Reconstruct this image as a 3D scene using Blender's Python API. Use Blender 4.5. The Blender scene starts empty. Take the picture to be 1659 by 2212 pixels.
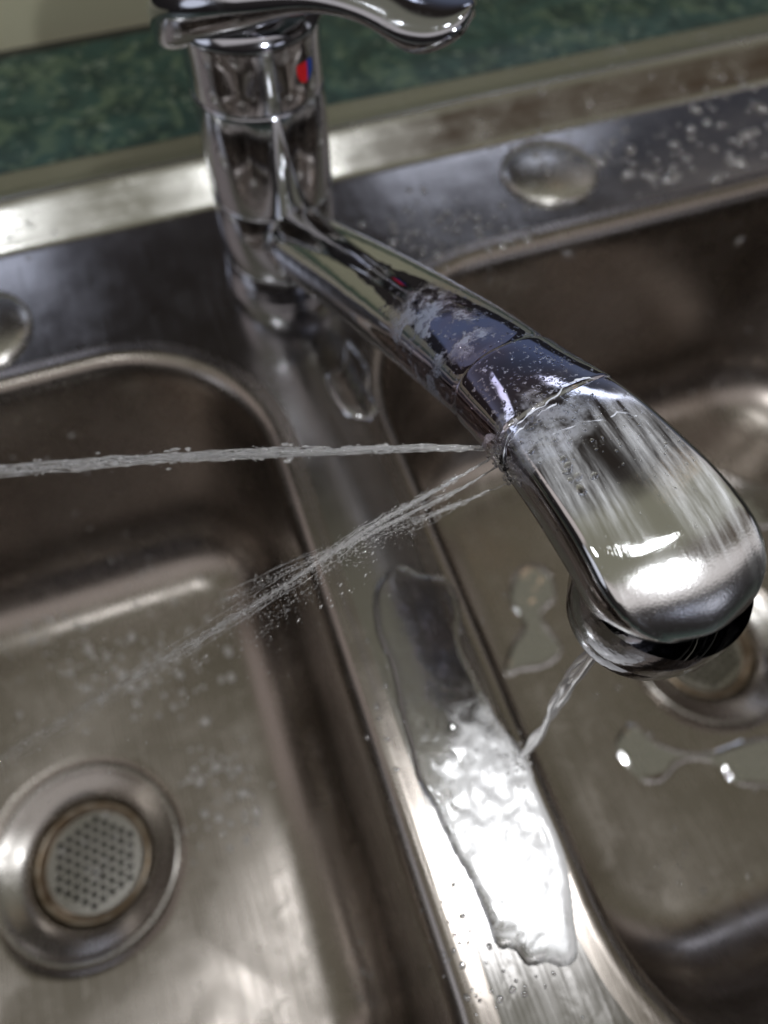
import bpy, bmesh, math, random
from mathutils import Vector, Matrix, noise
from mathutils.bvhtree import BVHTree
random.seed(7)
SC = bpy.context.scene
COL = SC.collection
S = 0.001                      # everything below is written in millimetres
PI = math.pi

# ------------------------------------------------------------------ camera
F, CX, CY = 1600.0, 829.5, 1106.0
H = 225.0                      # lens height over the sink deck, mm
RW = ((0.94395837, -0.28831675, 0.16067376),
      (-0.33000364, -0.83376236, 0.44264876),
      (0.00634069, -0.47086493, -0.88218253))
CAM = Vector((0, 0, H))
cam = bpy.data.cameras.new('camera'); co = bpy.data.objects.new('camera', cam); COL.objects.link(co)
right = Vector((RW[0][0], RW[1][0], RW[2][0])); up = -Vector((RW[0][1], RW[1][1], RW[2][1])); bk = -Vector((RW[0][2], RW[1][2], RW[2][2]))
m = Matrix((right, up, bk)).transposed().to_4x4(); m.translation = CAM * S
co.matrix_world = m
cam.sensor_fit = 'HORIZONTAL'; cam.sensor_width = 36.0; cam.lens = 36.0 * F / 1659.0
cam.clip_start = 0.005; cam.clip_end = 50
cam.dof.use_dof = True; cam.dof.focus_distance = 0.150; cam.dof.aperture_fstop = 11.5
SC.camera = co

# ------------------------------------------------------------------ world
world = bpy.data.worlds.new('World'); SC.world = world; world.use_nodes = True
wn = world.node_tree; wn.nodes.clear()
class G:
    """tiny node helper"""
    def __init__(s, t): s.t = t
    def n(s, ty, **k):
        x = s.t.nodes.new(ty)
        for a, b in k.items(): setattr(x, a, b)
        return x
    def l(s, a, b): s.t.links.new(a, b)
    def put(s, sock, v):
        if hasattr(v, 'is_output') or isinstance(v, bpy.types.NodeSocket): s.l(v, sock)
        else: sock.default_value = v
    def math(s, op, a, b=0.0, c=0.0, clamp=False):
        x = s.n('ShaderNodeMath', operation=op, use_clamp=clamp)
        s.put(x.inputs[0], a); s.put(x.inputs[1], b); s.put(x.inputs[2], c)
        return x.outputs[0]
    def mr(s, v, a, b, c=0.0, d=1.0, smooth=True):
        x = s.n('ShaderNodeMapRange', interpolation_type='SMOOTHSTEP' if smooth else 'LINEAR')
        s.put(x.inputs['Value'], v); x.inputs['From Min'].default_value = a; x.inputs['From Max'].default_value = b
        x.inputs['To Min'].default_value = c; x.inputs['To Max'].default_value = d
        return x.outputs['Result']
    def mix(s, f, a, b, mode='MIX'):
        x = s.n('ShaderNodeMix', data_type='RGBA', blend_type=mode)
        s.put(x.inputs[0], f); s.put(x.inputs[6], a); s.put(x.inputs[7], b)
        return x.outputs[2]
    def noise(s, vec, scale, detail=3.0, rough=0.5, out='Fac', dist=0.0):
        x = s.n('ShaderNodeTexNoise'); x.inputs['Scale'].default_value = scale
        x.inputs['Detail'].default_value = detail; x.inputs['Roughness'].default_value = rough
        x.inputs['Distortion'].default_value = dist
        if vec is not None: s.l(vec, x.inputs['Vector'])
        return x.outputs[out]
    def mapping(s, vec, scale=(1, 1, 1), rot=(0, 0, 0), loc=(0, 0, 0)):
        x = s.n('ShaderNodeMapping'); s.l(vec, x.inputs['Vector'])
        x.inputs['Scale'].default_value = scale; x.inputs['Rotation'].default_value = rot; x.inputs['Location'].default_value = loc
        return x.outputs[0]

g = G(wn)
tc = g.n('ShaderNodeTexCoord')
def wblob(prev, d, a0, a1, colr):
    """soft patch of light round direction d, full inside a0 deg, gone at a1 deg"""
    d = Vector(d).normalized()
    v = g.n('ShaderNodeVectorMath', operation='DOT_PRODUCT'); g.l(tc.outputs['Generated'], v.inputs[0]); v.inputs[1].default_value = d
    f = g.mr(v.outputs['Value'], math.cos(math.radians(a1)), math.cos(math.radians(a0)))
    return g.mix(f, prev, (*colr, 1))
sepw = g.n('ShaderNodeSeparateXYZ'); g.l(tc.outputs['Generated'], sepw.inputs[0])
def wbox(prev, x0, x1, y0, y1, colr, soft=0.04):
    """patch on the ceiling: direction divided by its height, so rooms edges stay straight"""
    zc = g.math('MAXIMUM', sepw.outputs[2], 0.02)
    px = g.math('DIVIDE', sepw.outputs[0], zc); py = g.math('DIVIDE', sepw.outputs[1], zc)
    f = g.math('MULTIPLY', g.math('MULTIPLY', g.mr(px, x0 - soft, x0 + soft), g.mr(px, x1 + soft, x1 - soft)),
               g.math('MULTIPLY', g.mr(py, y0 - soft, y0 + soft), g.mr(py, y1 + soft, y1 - soft)))
    f = g.math('MULTIPLY', f, g.mr(sepw.outputs[2], 0.0, 0.05))
    return g.mix(f, prev, (*colr, 1))
c = g.mix(g.mr(sepw.outputs[2], -0.1, 0.6), (0.020, 0.018, 0.018, 1), (0.040, 0.035, 0.034, 1))
c = wbox(c, -1.5, 1.7, -1.0, 0.50, (0.27, 0.262, 0.205), 0.14)      # cream ceiling overhead
c = wbox(c, -0.9, 1.2, 0.62, 1.05, (0.030, 0.025, 0.022), 0.05)     # dark cupboard fronts over the wall
c = wbox(c, 0.85, 2.6, 0.95, 1.6, (0.075, 0.08, 0.10), 0.12)
c = wbox(c, -1.5, 1.9, -1.1, -0.40, (0.75, 0.70, 0.69), 0.12)       # bright patch added behind the camera to light the back lips
c = wbox(c, -2.2, -0.62, 0.15, 0.95, (0.65, 0.58, 0.57), 0.12)  # patch added at left for the left bowl's lip
c = wbox(c, 0.80, 2.2, 0.45, 0.95, (0.50, 0.46, 0.45), 0.12)  # patch added at right for the right bowl's lip
c = wbox(c, 0.25, 1.9, -0.34, -0.08, (0.075, 0.048, 0.030), 0.06)    # brown patch added to darken the rim's reflection at right
c = wbox(c, 0.46, 0.50, 0.36, 0.62, (1.0, 0.72, 0.48), 0.015)       # orange-white bar added for a streak on the spout head
c = wbox(c, 0.45, 0.95, 1.22, 1.44, (2.4, 2.6, 3.2), 0.03)          # unseen window glow added for bluish highlights on the spout
c = wbox(c, -3.0, 4.0, 1.9, 7.0, (0.13, 0.15, 0.21), 0.9)  # broad blue glow added for the middle of the spout
c = wbox(c, -0.80, -0.25, 1.16, 1.5, (1.5, 1.65, 2.1), 0.04)  # second window glow, added for the spout's left highlight
c = wblob(c, (-0.95, -0.1, 0.35), 8, 13, (1.1, 1.15, 1.3))        # window side
c = wblob(c, (0.5, -0.9, 0.30), 5, 9, (1.0, 1.03, 1.2))
c = wblob(c, (0.20, -1.0, 0.42), 4, 7, (0.7, 0.75, 0.95))
c = wblob(c, (0.95, -0.15, 0.30), 5, 9, (0.7, 0.7, 0.75))
bg = g.n('ShaderNodeBackground'); g.l(c, bg.inputs['Color']); bg.inputs['Strength'].default_value = 0.75
out = g.n('ShaderNodeOutputWorld'); g.l(bg.outputs[0], out.inputs['Surface'])

# ------------------------------------------------------------------ lamps
def area(name, loc, target, sx, sy, power, colr, shape='RECTANGLE'):
    L = bpy.data.lights.new(name, 'AREA'); L.shape = shape; L.size = sx; L.size_y = sy; L.energy = power; L.color = colr
    o = bpy.data.objects.new(name, L); COL.objects.link(o); o.location = Vector(loc) * S
    d = (Vector(target) - Vector(loc)).normalized()
    o.rotation_euler = d.to_track_quat('-Z', 'X').to_euler()
    return o
area('ceiling_lamp', (250, 60, 1500), (60, 60, 0), 0.13, 0.12, 1.3, (0.96, 0.98, 1.0))
area('ceiling_lamp', (-420, 60, 1500), (-60, 60, 0), 0.12, 0.12, 0.9, (0.93, 0.96, 1.0))
area('flash_lamp', (75, -10, 232), (50, 90, 0), 0.010, 0.010, 0.26, (0.95, 0.97, 1.0), 'DISK')

SC.view_settings.view_transform = 'Standard'; SC.view_settings.look = 'None'
SC.view_settings.exposure = 0.22; SC.view_settings.gamma = 1.0
SC.view_settings.use_curve_mapping = False
SC.render.engine = 'CYCLES'
SC.cycles.use_denoising = True
SC.cycles.max_bounces = 10; SC.cycles.glossy_bounces = 6; SC.cycles.transmission_bounces = 8
SC.cycles.sample_clamp_indirect = 6.0; SC.cycles.caustics_reflective = True; SC.cycles.caustics_refractive = True
SC.cycles.blur_glossy = 0.3

# ------------------------------------------------------------------ helpers
def back(u, v, z=0.0):
    d = Vector((u - CX, v - CY, F)); w = Vector([sum(RW[i][k] * d[k] for k in range(3)) for i in range(3)])
    t = (z - H) / w.z
    return CAM + w * t
def raydir(u, v):
    d = Vector((u - CX, v - CY, F)); return Vector([sum(RW[i][k] * d[k] for k in range(3)) for i in range(3)]).normalized()

def mesh_obj(name, verts, faces, mat, parent=None, smooth=True, uvs=None):
    me = bpy.data.meshes.new(name)
    me.from_pydata([(v[0] * S, v[1] * S, v[2] * S) for v in verts], [], faces)
    if uvs:
        ul = me.uv_layers.new(name='UVMap')
        for lp in me.loops: ul.data[lp.index].uv = uvs[lp.vertex_index]
    me.update()
    if smooth:
        for p in me.polygons: p.use_smooth = True
    if mat: me.materials.append(mat)
    o = bpy.data.objects.new(name, me); COL.objects.link(o)
    if parent: o.parent = parent
    return o
def fix_normals(o):
    bm = bmesh.new(); bm.from_mesh(o.data); bmesh.ops.recalc_face_normals(bm, faces=bm.faces); bm.to_mesh(o.data); bm.free()
def tag(o, label, cat, group=None, kind=None):
    if label: o['label'] = label
    if cat: o['category'] = cat
    if group: o['group'] = group
    if kind: o['kind'] = kind
    return o
def empty(name, label, cat, loc=(0, 0, 0), group=None):
    o = bpy.data.objects.new(name, None); COL.objects.link(o); o.empty_display_size = 0.02
    o['label'] = label; o['category'] = cat
    if group: o['group'] = group
    return o
def loft(rings, close_u=True, cap0=False, cap1=False):
    n = len(rings[0]); V = [p for r in rings for p in r]; Fc = []
    for i in range(len(rings) - 1):
        for j in range(n if close_u else n - 1):
            a = i * n + j; b = i * n + (j + 1) % n
            Fc.append((a, b, b + n, a + n))
    if cap0: Fc.append(tuple(range(n))[::-1])
    if cap1: Fc.append(tuple(range((len(rings) - 1) * n, len(rings) * n)))
    return V, Fc
def lathe(cx, cy, prof, n=96):
    return [[(cx + r * math.cos(2 * PI * k / n), cy + r * math.sin(2 * PI * k / n), z) for k in range(n)] for r, z in prof]
def lathe_obj(name, cx, cy, prof, mat, parent, n=96, cap0=False, cap1=False):
    V, Fc = loft(lathe(cx, cy, prof, n), True, cap0, cap1)
    o = mesh_obj(name, V, Fc, mat, parent); fix_normals(o); return o
def interp(tab, x):
    if x <= tab[0][0]: return tab[0][1]
    for (a, va), (b, vb) in zip(tab, tab[1:]):
        if x <= b: return va + (vb - va) * (x - a) / (b - a)
    return tab[-1][1]
def catmull(tab, x):
    """smooth interpolation of (x, y) pairs"""
    n = len(tab)
    if x <= tab[0][0]: return tab[0][1]
    if x >= tab[-1][0]: return tab[-1][1]
    for i in range(n - 1):
        if x <= tab[i + 1][0]: break
    x1, y1 = tab[i]; x2, y2 = tab[i + 1]
    m1 = (y2 - tab[i - 1][1]) / (x2 - tab[i - 1][0]) if i > 0 else (y2 - y1) / (x2 - x1)
    m2 = (tab[i + 2][1] - y1) / (tab[i + 2][0] - x1) if i + 2 < n else (y2 - y1) / (x2 - x1)
    h = x2 - x1; t = (x - x1) / h
    return (2*t**3 - 3*t**2 + 1) * y1 + (t**3 - 2*t**2 + t) * h * m1 + (-2*t**3 + 3*t**2) * y2 + (t**3 - t**2) * h * m2

# ------------------------------------------------------------------ materials
def newmat(name):
    mt = bpy.data.materials.new(name); mt.use_nodes = True; t = mt.node_tree
    p = t.nodes['Principled BSDF']; return mt, G(t), p
def bump(g, p, h, strength, dist):
    b = g.n('ShaderNodeBump'); b.inputs['Strength'].default_value = strength; b.inputs['Distance'].default_value = dist * S
    g.l(h, b.inputs['Height']); g.l(b.outputs[0], p.inputs['Normal'])

def steel(name, colr, r0, r1, wav=0.35, brush=(1, 1), spots=0.5):
    mt, g, p = newmat(name)
    tcn = g.n('ShaderNodeTexCoord').outputs['Object']
    p.inputs['Metallic'].default_value = 1.0
    blot = g.noise(tcn, 34, 5, 0.62)
    fine = g.noise(g.mapping(tcn, (900 * brush[0] + 25, 900 * brush[1] + 25, 200)), 1.0, 2)
    fine2 = g.noise(g.mapping(tcn, (3200 * brush[0] + 60, 3200 * brush[1] + 60, 300)), 1.0, 1)
    stain = g.mr(g.noise(tcn, 90, 6, 0.7, dist=0.6), 0.52, 0.66)
    col = g.mix(g.mr(blot, 0.3, 0.7), (*[x * 0.92 for x in colr], 1), (*colr, 1))
    col = g.mix(g.math('MULTIPLY', stain, 0.12 * spots), col, (0.62, 0.60, 0.56, 1))
    g.l(col, p.inputs['Base Color'])
    r = g.math('ADD', g.mr(blot, 0.3, 0.75, r0, r1), g.math('MULTIPLY', g.math('SUBTRACT', fine, 0.5), 0.16))
    r = g.math('ADD', r, g.math('MULTIPLY', stain, 0.10 * spots))
    g.l(r, p.inputs['Roughness'])
    h = g.math('ADD', g.math('MULTIPLY', g.noise(tcn, 22, 2), wav * 1.0),
               g.math('ADD', g.math('MULTIPLY', fine, 0.010), g.math('MULTIPLY', fine2, 0.006)))
    bump(g, p, h, 1.0, 1.0)
    return mt
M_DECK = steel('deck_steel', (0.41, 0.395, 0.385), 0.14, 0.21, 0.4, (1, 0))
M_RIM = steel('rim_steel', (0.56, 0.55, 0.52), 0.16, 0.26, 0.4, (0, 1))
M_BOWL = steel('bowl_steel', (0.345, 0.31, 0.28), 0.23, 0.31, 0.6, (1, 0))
M_DRAIN = steel('drain_steel', (0.42, 0.40, 0.375), 0.20, 0.30, 0.2, (1, 1), 1.0)
M_PLATE = steel('strainer_steel', (0.30, 0.285, 0.265), 0.22, 0.36, 0.1, (1, 1), 1.0)
M_COVER = steel('cover_steel', (0.62, 0.60, 0.57), 0.22, 0.32, 0.2, (1, 1), 1.0)

mt, g, p = newmat('grimy_brass'); M_BRASS = mt
p.inputs['Metallic'].default_value = 1; p.inputs['Roughness'].default_value = 0.32
tcn = g.n('ShaderNodeTexCoord').outputs['Object']
g.l(g.mix(g.mr(g.noise(tcn, 120, 4), 0.35, 0.65), (0.25, 0.19, 0.13, 1), (0.42, 0.36, 0.29, 1)), p.inputs['Base Color'])

mt, g, p = newmat('drain_dark'); M_DARK = mt
p.inputs['Base Color'].default_value = (0.012, 0.011, 0.010, 1); p.inputs['Roughness'].default_value = 0.5

# plain chrome of the body, with dried water spots
mt, g, p = newmat('chrome'); M_CHROME = mt
tcn = g.n('ShaderNodeTexCoord').outputs['Object']
p.inputs['Metallic'].default_value = 1
sp = g.mr(g.noise(tcn, 160, 6, 0.7, dist=0.5), 0.54, 0.68)
g.l(g.mix(g.math('MULTIPLY', sp, 0.35), (0.48, 0.49, 0.53, 1), (0.52, 0.52, 0.54, 1)), p.inputs['Base Color'])
g.l(g.math('ADD', g.math('MULTIPLY', sp, 0.16), 0.09), p.inputs['Roughness'])
bump(g, p, g.math('ADD', g.math('MULTIPLY', g.noise(tcn, 45, 2), 0.05), g.math('MULTIPLY', sp, 0.008)), 1.0, 1.0)

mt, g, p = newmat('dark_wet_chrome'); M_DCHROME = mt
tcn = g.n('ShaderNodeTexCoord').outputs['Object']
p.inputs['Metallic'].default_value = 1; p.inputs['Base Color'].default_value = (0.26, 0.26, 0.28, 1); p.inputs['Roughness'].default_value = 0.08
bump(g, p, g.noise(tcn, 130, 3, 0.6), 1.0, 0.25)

# spout chrome: UV.x = distance along the spout (dm), UV.y = position across it (-1..1)
mt, g, p = newmat('spout_chrome'); M_SPOUT = mt
tcn = g.n('ShaderNodeTexCoord').outputs['Object']
uvn = g.n('ShaderNodeUVMap').outputs[0]
su = g.n('ShaderNodeSeparateXYZ'); g.l(uvn, su.inputs[0]); U, V_ = su.outputs[0], su.outputs[1]
p.inputs['Metallic'].default_value = 1
wob = g.math('MULTIPLY', g.math('SUBTRACT', g.noise(tcn, 75, 4, 0.6), 0.5), 0.22)
Uw = g.math('ADD', U, wob)
# tarnish bloom round the crack: bluish violet
tar = g.math('MULTIPLY', g.mr(Uw, 1.05, 1.35), g.mr(Uw, 1.80, 1.55))
tarc = g.mix(g.mr(g.noise(tcn, 55, 3), 0.38, 0.62), (0.36, 0.42, 0.66, 1), (0.52, 0.40, 0.50, 1))
col = g.mix(g.math('MULTIPLY', tar, 0.75), g.mix(g.math('MULTIPLY', g.math('MULTIPLY', g.mr(g.math('ABSOLUTE', V_), 0.84, 0.93), g.mr(U, 1.6, 1.7)), 0.8), (0.72, 0.72, 0.72, 1), (0.22, 0.20, 0.22, 1)), tarc)  # head's sides painted darker to stand in for dark reflections
# limescale crust before the crack
ls = g.noise(g.mapping(tcn, (1, 1, 1), (0, 0, 0), (0.031, 0.017, 0)), 120, 8, 0.70, dist=0.25)
lsm = g.math('MULTIPLY', g.math('MULTIPLY', g.mr(ls, 0.505, 0.56), g.mr(g.noise(tcn, 420, 4, 0.7), 0.36, 0.56, 0.30, 0.85)), g.math('MULTIPLY', g.math('MULTIPLY', g.mr(Uw, 1.16, 1.24), g.mr(V_, 0.25, -0.15)), g.mr(Uw, 1.46, 1.40)))
speck = g.math('MULTIPLY', g.mr(g.noise(tcn, 620, 3, 0.7), 0.60, 0.66), g.math('MULTIPLY', g.mr(Uw, 1.1, 1.3), g.mr(Uw, 1.85, 1.65)))
lsm = g.math('MAXIMUM', lsm, g.math('MULTIPLY', speck, 0.4))
smear = g.math('MULTIPLY', g.math('MULTIPLY', g.mr(Uw, 1.63, 1.66), g.mr(Uw, 1.78, 1.73)), g.mr(g.noise(tcn, 90, 5, 0.7), 0.44, 0.62))
lsm = g.math('MAXIMUM', lsm, g.math('MULTIPLY', g.math('MULTIPLY', smear, g.mr(V_, 0.35, 0.05)), 0.45))
# streaky film along the flat of the head, with white reflections painted in
cmb = g.n('ShaderNodeCombineXYZ'); g.l(g.math('MULTIPLY', U, 3.0), cmb.inputs[0]); g.l(g.math('ADD', g.math('MULTIPLY', V_, 4.2), g.math('MULTIPLY', U, 4.0)), cmb.inputs[1])
st = g.noise(cmb.outputs[0], 1.4, 6, 0.72)
cmb2 = g.n('ShaderNodeCombineXYZ'); g.l(g.math('MULTIPLY', U, 6.0), cmb2.inputs[0]); g.l(g.math('ADD', g.math('MULTIPLY', V_, 40.0), g.math('MULTIPLY', U, 26.0)), cmb2.inputs[1])
st2 = g.noise(cmb2.outputs[0], 1.0, 4, 0.7)
head = g.math('MULTIPLY', g.mr(U, 1.68, 1.76), g.mr(g.math('ABSOLUTE', V_), 0.84, 0.80))
strk = g.math('MULTIPLY', g.mr(g.math('ABSOLUTE', g.math('ADD', V_, 0.02)), 0.04, 0.30), g.mr(g.math('SUBTRACT', U, g.math('MULTIPLY', V_, 0.10)), 2.06, 1.92))
stm = g.math('MULTIPLY', g.math('MULTIPLY', head, strk), g.mr(g.math('ADD', g.math('MULTIPLY', st, 0.8), g.math('MULTIPLY', st2, 0.2)), 0.36, 0.66))
frost = g.math('MULTIPLY', head, g.mr(U, 1.98, 2.08))
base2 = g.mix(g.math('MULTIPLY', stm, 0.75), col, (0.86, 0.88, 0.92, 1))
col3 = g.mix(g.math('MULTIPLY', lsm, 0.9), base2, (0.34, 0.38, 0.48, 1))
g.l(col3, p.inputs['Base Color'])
g.l(g.math('SUBTRACT', 1.0, g.math('MAXIMUM', g.math('MULTIPLY', lsm, 0.75), g.math('MULTIPLY', stm, 0.30))), p.inputs['Metallic'])
r = g.math('ADD', 0.045, g.math('MULTIPLY', lsm, 0.42)); r = g.math('ADD', r, g.math('MULTIPLY', stm, 0.26))
r = g.math('ADD', r, g.math('MULTIPLY', frost, 0.15))
g.l(r, p.inputs['Roughness'])
hh = g.math('ADD', g.math('MULTIPLY', g.noise(tcn, 70, 2), 0.22), g.math('MULTIPLY', lsm, 0.08))
hh = g.math('ADD', hh, g.math('MULTIPLY', g.math('MULTIPLY', st2, head), 0.02))
hh = g.math('ADD', hh, g.math('MULTIPLY', g.math('MULTIPLY', g.noise(tcn, 2600, 2), frost), 0.045))
bump(g, p, hh, 1.0, 1.0)

def water_mat(name, white, rough=0.02):
    mt, g, p = newmat(name)
    p.inputs['Base Color'].default_value = (1, 1, 1, 1); p.inputs['Roughness'].default_value = rough
    p.inputs['IOR'].default_value = 1.33; p.inputs['Transmission Weight'].default_value = 1 - white
    return mt
M_WATER = water_mat('clear_water', 0.0)
M_JET = water_mat('jet_water', 0.16, 0.04)
M_DROP = water_mat('drop_water', 0.0, 0.05)
M_DROPW = water_mat('splashed_water', 0.32, 0.04)  # white share stands in for glints of light in the drops
M_DROP.node_tree.nodes['Principled BSDF'].inputs['Metallic'].default_value = 0.5
M_DROP.node_tree.nodes['Principled BSDF'].inputs['Base Color'].default_value = (0.8, 0.8, 0.82, 1)
for _m in (M_JET, M_DROP, M_DROPW):  # wet highlights
    _p = _m.node_tree.nodes['Principled BSDF']; _p.inputs['Coat Weight'].default_value = 1; _p.inputs['Coat IOR'].default_value = 2.0; _p.inputs['Coat Roughness'].default_value = 0.03
M_FOAM = water_mat('foamy_water', 0.35, 0.10)
mt, g, p = newmat('limescale'); M_LIME = mt; p.inputs['Transmission Weight'].default_value = 0.4
p.inputs['Base Color'].default_value = (0.66, 0.68, 0.74, 1); p.inputs['Roughness'].default_value = 0.42

mt, g, p = newmat('red_enamel'); M_RED = mt
p.inputs['Base Color'].default_value = (0.62, 0.015, 0.02, 1); p.inputs['Roughness'].default_value = 0.3
mt, g, p = newmat('blue_enamel'); M_BLUE = mt
p.inputs['Base Color'].default_value = (0.008, 0.05, 0.30, 1); p.inputs['Roughness'].default_value = 0.3

mt, g, p = newmat('green_marble_laminate'); M_COUNTER = mt
tcn = g.n('ShaderNodeTexCoord').outputs['Object']
n1 = g.noise(tcn, 28, 7, 0.62, dist=1.6); n2 = g.noise(tcn, 62, 6, 0.65, dist=1.2); n3 = g.noise(tcn, 160, 4, 0.6)
col = g.mix(g.mr(n1, 0.36, 0.62), (0.018, 0.047, 0.040, 1), (0.038, 0.092, 0.078, 1))
col = g.mix(g.math('MULTIPLY', g.mr(n2, 0.50, 0.62), 0.85), col, (0.12, 0.18, 0.115, 1))
col = g.mix(g.math('MULTIPLY', g.mr(n3, 0.57, 0.68), 0.7), col, (0.25, 0.32, 0.25, 1))
col = g.mix(g.math('MULTIPLY', g.mr(g.noise(tcn, 40, 4, 0.6, dist=2.0), 0.56, 0.66), 0.55), col, (0.012, 0.03, 0.022, 1))
g.l(col, p.inputs['Base Color']); p.inputs['Roughness'].default_value = 0.38
mt, g, p = newmat('cream_paint'); M_WALL = mt
tcn = g.n('ShaderNodeTexCoord').outputs['Object']
g.l(g.mix(g.noise(tcn, 15, 4), (0.66, 0.65, 0.46, 1), (0.74, 0.72, 0.52, 1)), p.inputs['Base Color']); p.inputs['Roughness'].default_value = 0.55
mt, g, p = newmat('joint_shadow'); M_JOINT = mt
p.inputs['Base Color'].default_value = (0.03, 0.03, 0.025, 1)

# ------------------------------------------------------------------ counter and wall
Y0S, Y1S, X0S, X1S = -125.0, 327.0, -300.0, 400.0      # outer size of the sink
CZ = 4.0
def slab(name, x0, x1, y0, y1, z0, z1, mat):
    V = [(x, y, z) for z in (z0, z1) for y in (y0, y1) for x in (x0, x1)]
    Fc = [(0, 2, 3, 1), (4, 5, 7, 6), (0, 1, 5, 4), (2, 6, 7, 3), (0, 4, 6, 2), (1, 3, 7, 5)]
    return V, Fc
V = []; Fc = []
for a in ((-900, 1000, Y1S - 8, 416, -36, CZ), (-900, 1000, -330, Y0S + 8, -36, CZ), (-900, X0S + 8, Y0S + 8, Y1S - 8, -36, CZ), (X1S - 8, 1000, Y0S + 8, Y1S - 8, -36, CZ)):
    v, f = slab('', *a, None); o = len(V); V += v; Fc += [tuple(i + o for i in q) for q in f]
tag(mesh_obj('countertop', V, Fc, M_COUNTER, None, False), 'green marbled laminate countertop behind the steel sink', None, None, 'structure')
V, Fc = slab('', -900, 1000, 424, 480, -60, 62, None)
tag(mesh_obj('wall', V, Fc, M_WALL, None, False), 'pale cream wall at the back of the green countertop', None, None, 'structure')
V, Fc = slab('', -900, 1000, 416, 424, -40, CZ - 1.0, None)
tag(mesh_obj('wall_joint', V, Fc, M_JOINT, None, False), 'dark gap between green countertop and cream wall', None, None, 'structure')

# ------------------------------------------------------------------ sink
sink = empty('kitchen_sink', 'stainless steel double bowl sink, wet and water spotted, set in green countertop', 'sink')
def rrect(x0, x1, y0, y1, r, nseg=18, nedge=14):
    """points and outward normals of a rounded rectangle, counter-clockwise"""
    P = []
    cs = [(x1 - r, y1 - r, 0), (x0 + r, y1 - r, 90), (x0 + r, y0 + r, 180), (x1 - r, y0 + r, 270)]
    for k, (cx, cy, a0) in enumerate(cs):
        for i in range(nseg + 1):
            a = math.radians(a0 + 90 * i / nseg); P.append((cx + r * math.cos(a), cy + r * math.sin(a), math.cos(a), math.sin(a)))
        nx, ny, na = cs[(k + 1) % 4]
        a = math.radians(a0 + 90); e = P[-1]; b = (nx + r * math.cos(a), ny + r * math.sin(a))
        for i in range(1, nedge):
            t = i / nedge; P.append((e[0] + (b[0] - e[0]) * t, e[1] + (b[1] - e[1]) * t, math.cos(a), math.sin(a)))
    return P
BP = [(-6, 0), (-4.0, 0.0), (-2.4, 0.25), (-0.6, 0.35), (1.2, -0.1), (3.0, -1.3), (4.6, -3.4), (5.6, -6.5), (6.3, -11), (7.2, -20), (9, -42), (11, -66), (12.6, -84), (14, -99)]
for k in range(1, 10):
    a = math.radians(90 * k / 9); BP.append((15 + 20 * (1 - math.cos(a)) * 1.0, -111 - 24 * math.sin(a) + 0.0))
BP = BP[:14] + [(14 + 36 * (1 - math.cos(math.radians(7.5 * k))), -99 - 37 * math.sin(math.radians(7.5 * k))) for k in range(1, 13)]
DEPTH = -136.0
BOWLS = [dict(x=(-249, 15), y=(-88, 213), r=60, d=(-117, 60.5)), dict(x=(53, 337), y=(-88, 218), r=70, d=(199, 57))]
deck_holes = []; bowl_objs = []
FL = 42.5
for B in BOWLS:
    P = rrect(*B['x'], *B['y'], B['r'])
    rings = [[(x - nx * d, y - ny * d, z) for x, y, nx, ny in P] for d, z in BP]
    deck_holes.append([(v[0], v[1]) for v in rings[0]])
    last = rings[-1]; dx, dy = B['d']
    for k in range(1, 17):
        t = k / 16; ring = []
        for v in last:
            a = math.atan2(v[1] - dy, v[0] - dx); tx, ty = dx + FL * math.cos(a), dy + FL * math.sin(a)
            z = DEPTH - 4.5 * t ** 1.1 if k < 16 else DEPTH - 4.5
            ring.append((v[0] + (tx - v[0]) * t, v[1] + (ty - v[1]) * t, z))
        rings.append(ring)
    rings.append([(dx + (FL - 1.2) * (v[0] - dx) / FL, dy + (FL - 1.2) * (v[1] - dy) / FL, DEPTH - 6.2) for v in rings[-1]])
    V, Fc = loft(rings)
    # pressed sheet is never perfectly flat
    V = [(x, y, z + (0 if z > -6 else 0.5 * noise.noise(Vector((x, y, z)) / 55.0) * min(1, (-z - 6) / 40))) for x, y, z in V]
    o = mesh_obj('basin', V, Fc, M_BOWL, sink); fix_normals(o)
    for pz in o.data.polygons: pass
    if sum(pp.normal.z for pp in o.data.polygons) < 0: o.data.flip_normals()
    bowl_objs.append(o)
# deck: flat sheet with two bowl openings
DX0, DX1, DY0, DY1 = -272.0, 372.0, -104.0, 279.0
bm = bmesh.new()
def loop(bm, pts, z=0.0):
    vs = [bm.verts.new((x * S, y * S, z * S)) for x, y in pts]
    for a, b in zip(vs, vs[1:] + vs[:1]): bm.edges.new((a, b))
    return vs
NDX = 60
outer = [(DX0 + (DX1 - DX0) * i / NDX, DY0) for i in range(NDX)] + [(DX1, DY0 + (DY1 - DY0) * i / NDX) for i in range(NDX)] + \
        [(DX1 - (DX1 - DX0) * i / NDX, DY1) for i in range(NDX)] + [(DX0, DY1 - (DY1 - DY0) * i / NDX) for i in range(NDX)]
loop(bm, outer)
for hpts in deck_holes: loop(bm, hpts)
bmesh.ops.triangle_fill(bm, edges=bm.edges[:], use_beauty=True)
for f in bm.faces:
    if f.normal.z < 0: f.normal_flip()
me = bpy.data.meshes.new('deck'); bm.to_mesh(me); bm.free(); me.materials.append(M_DECK)
deck = bpy.data.objects.new('deck', me); COL.objects.link(deck); deck.parent = sink
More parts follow.
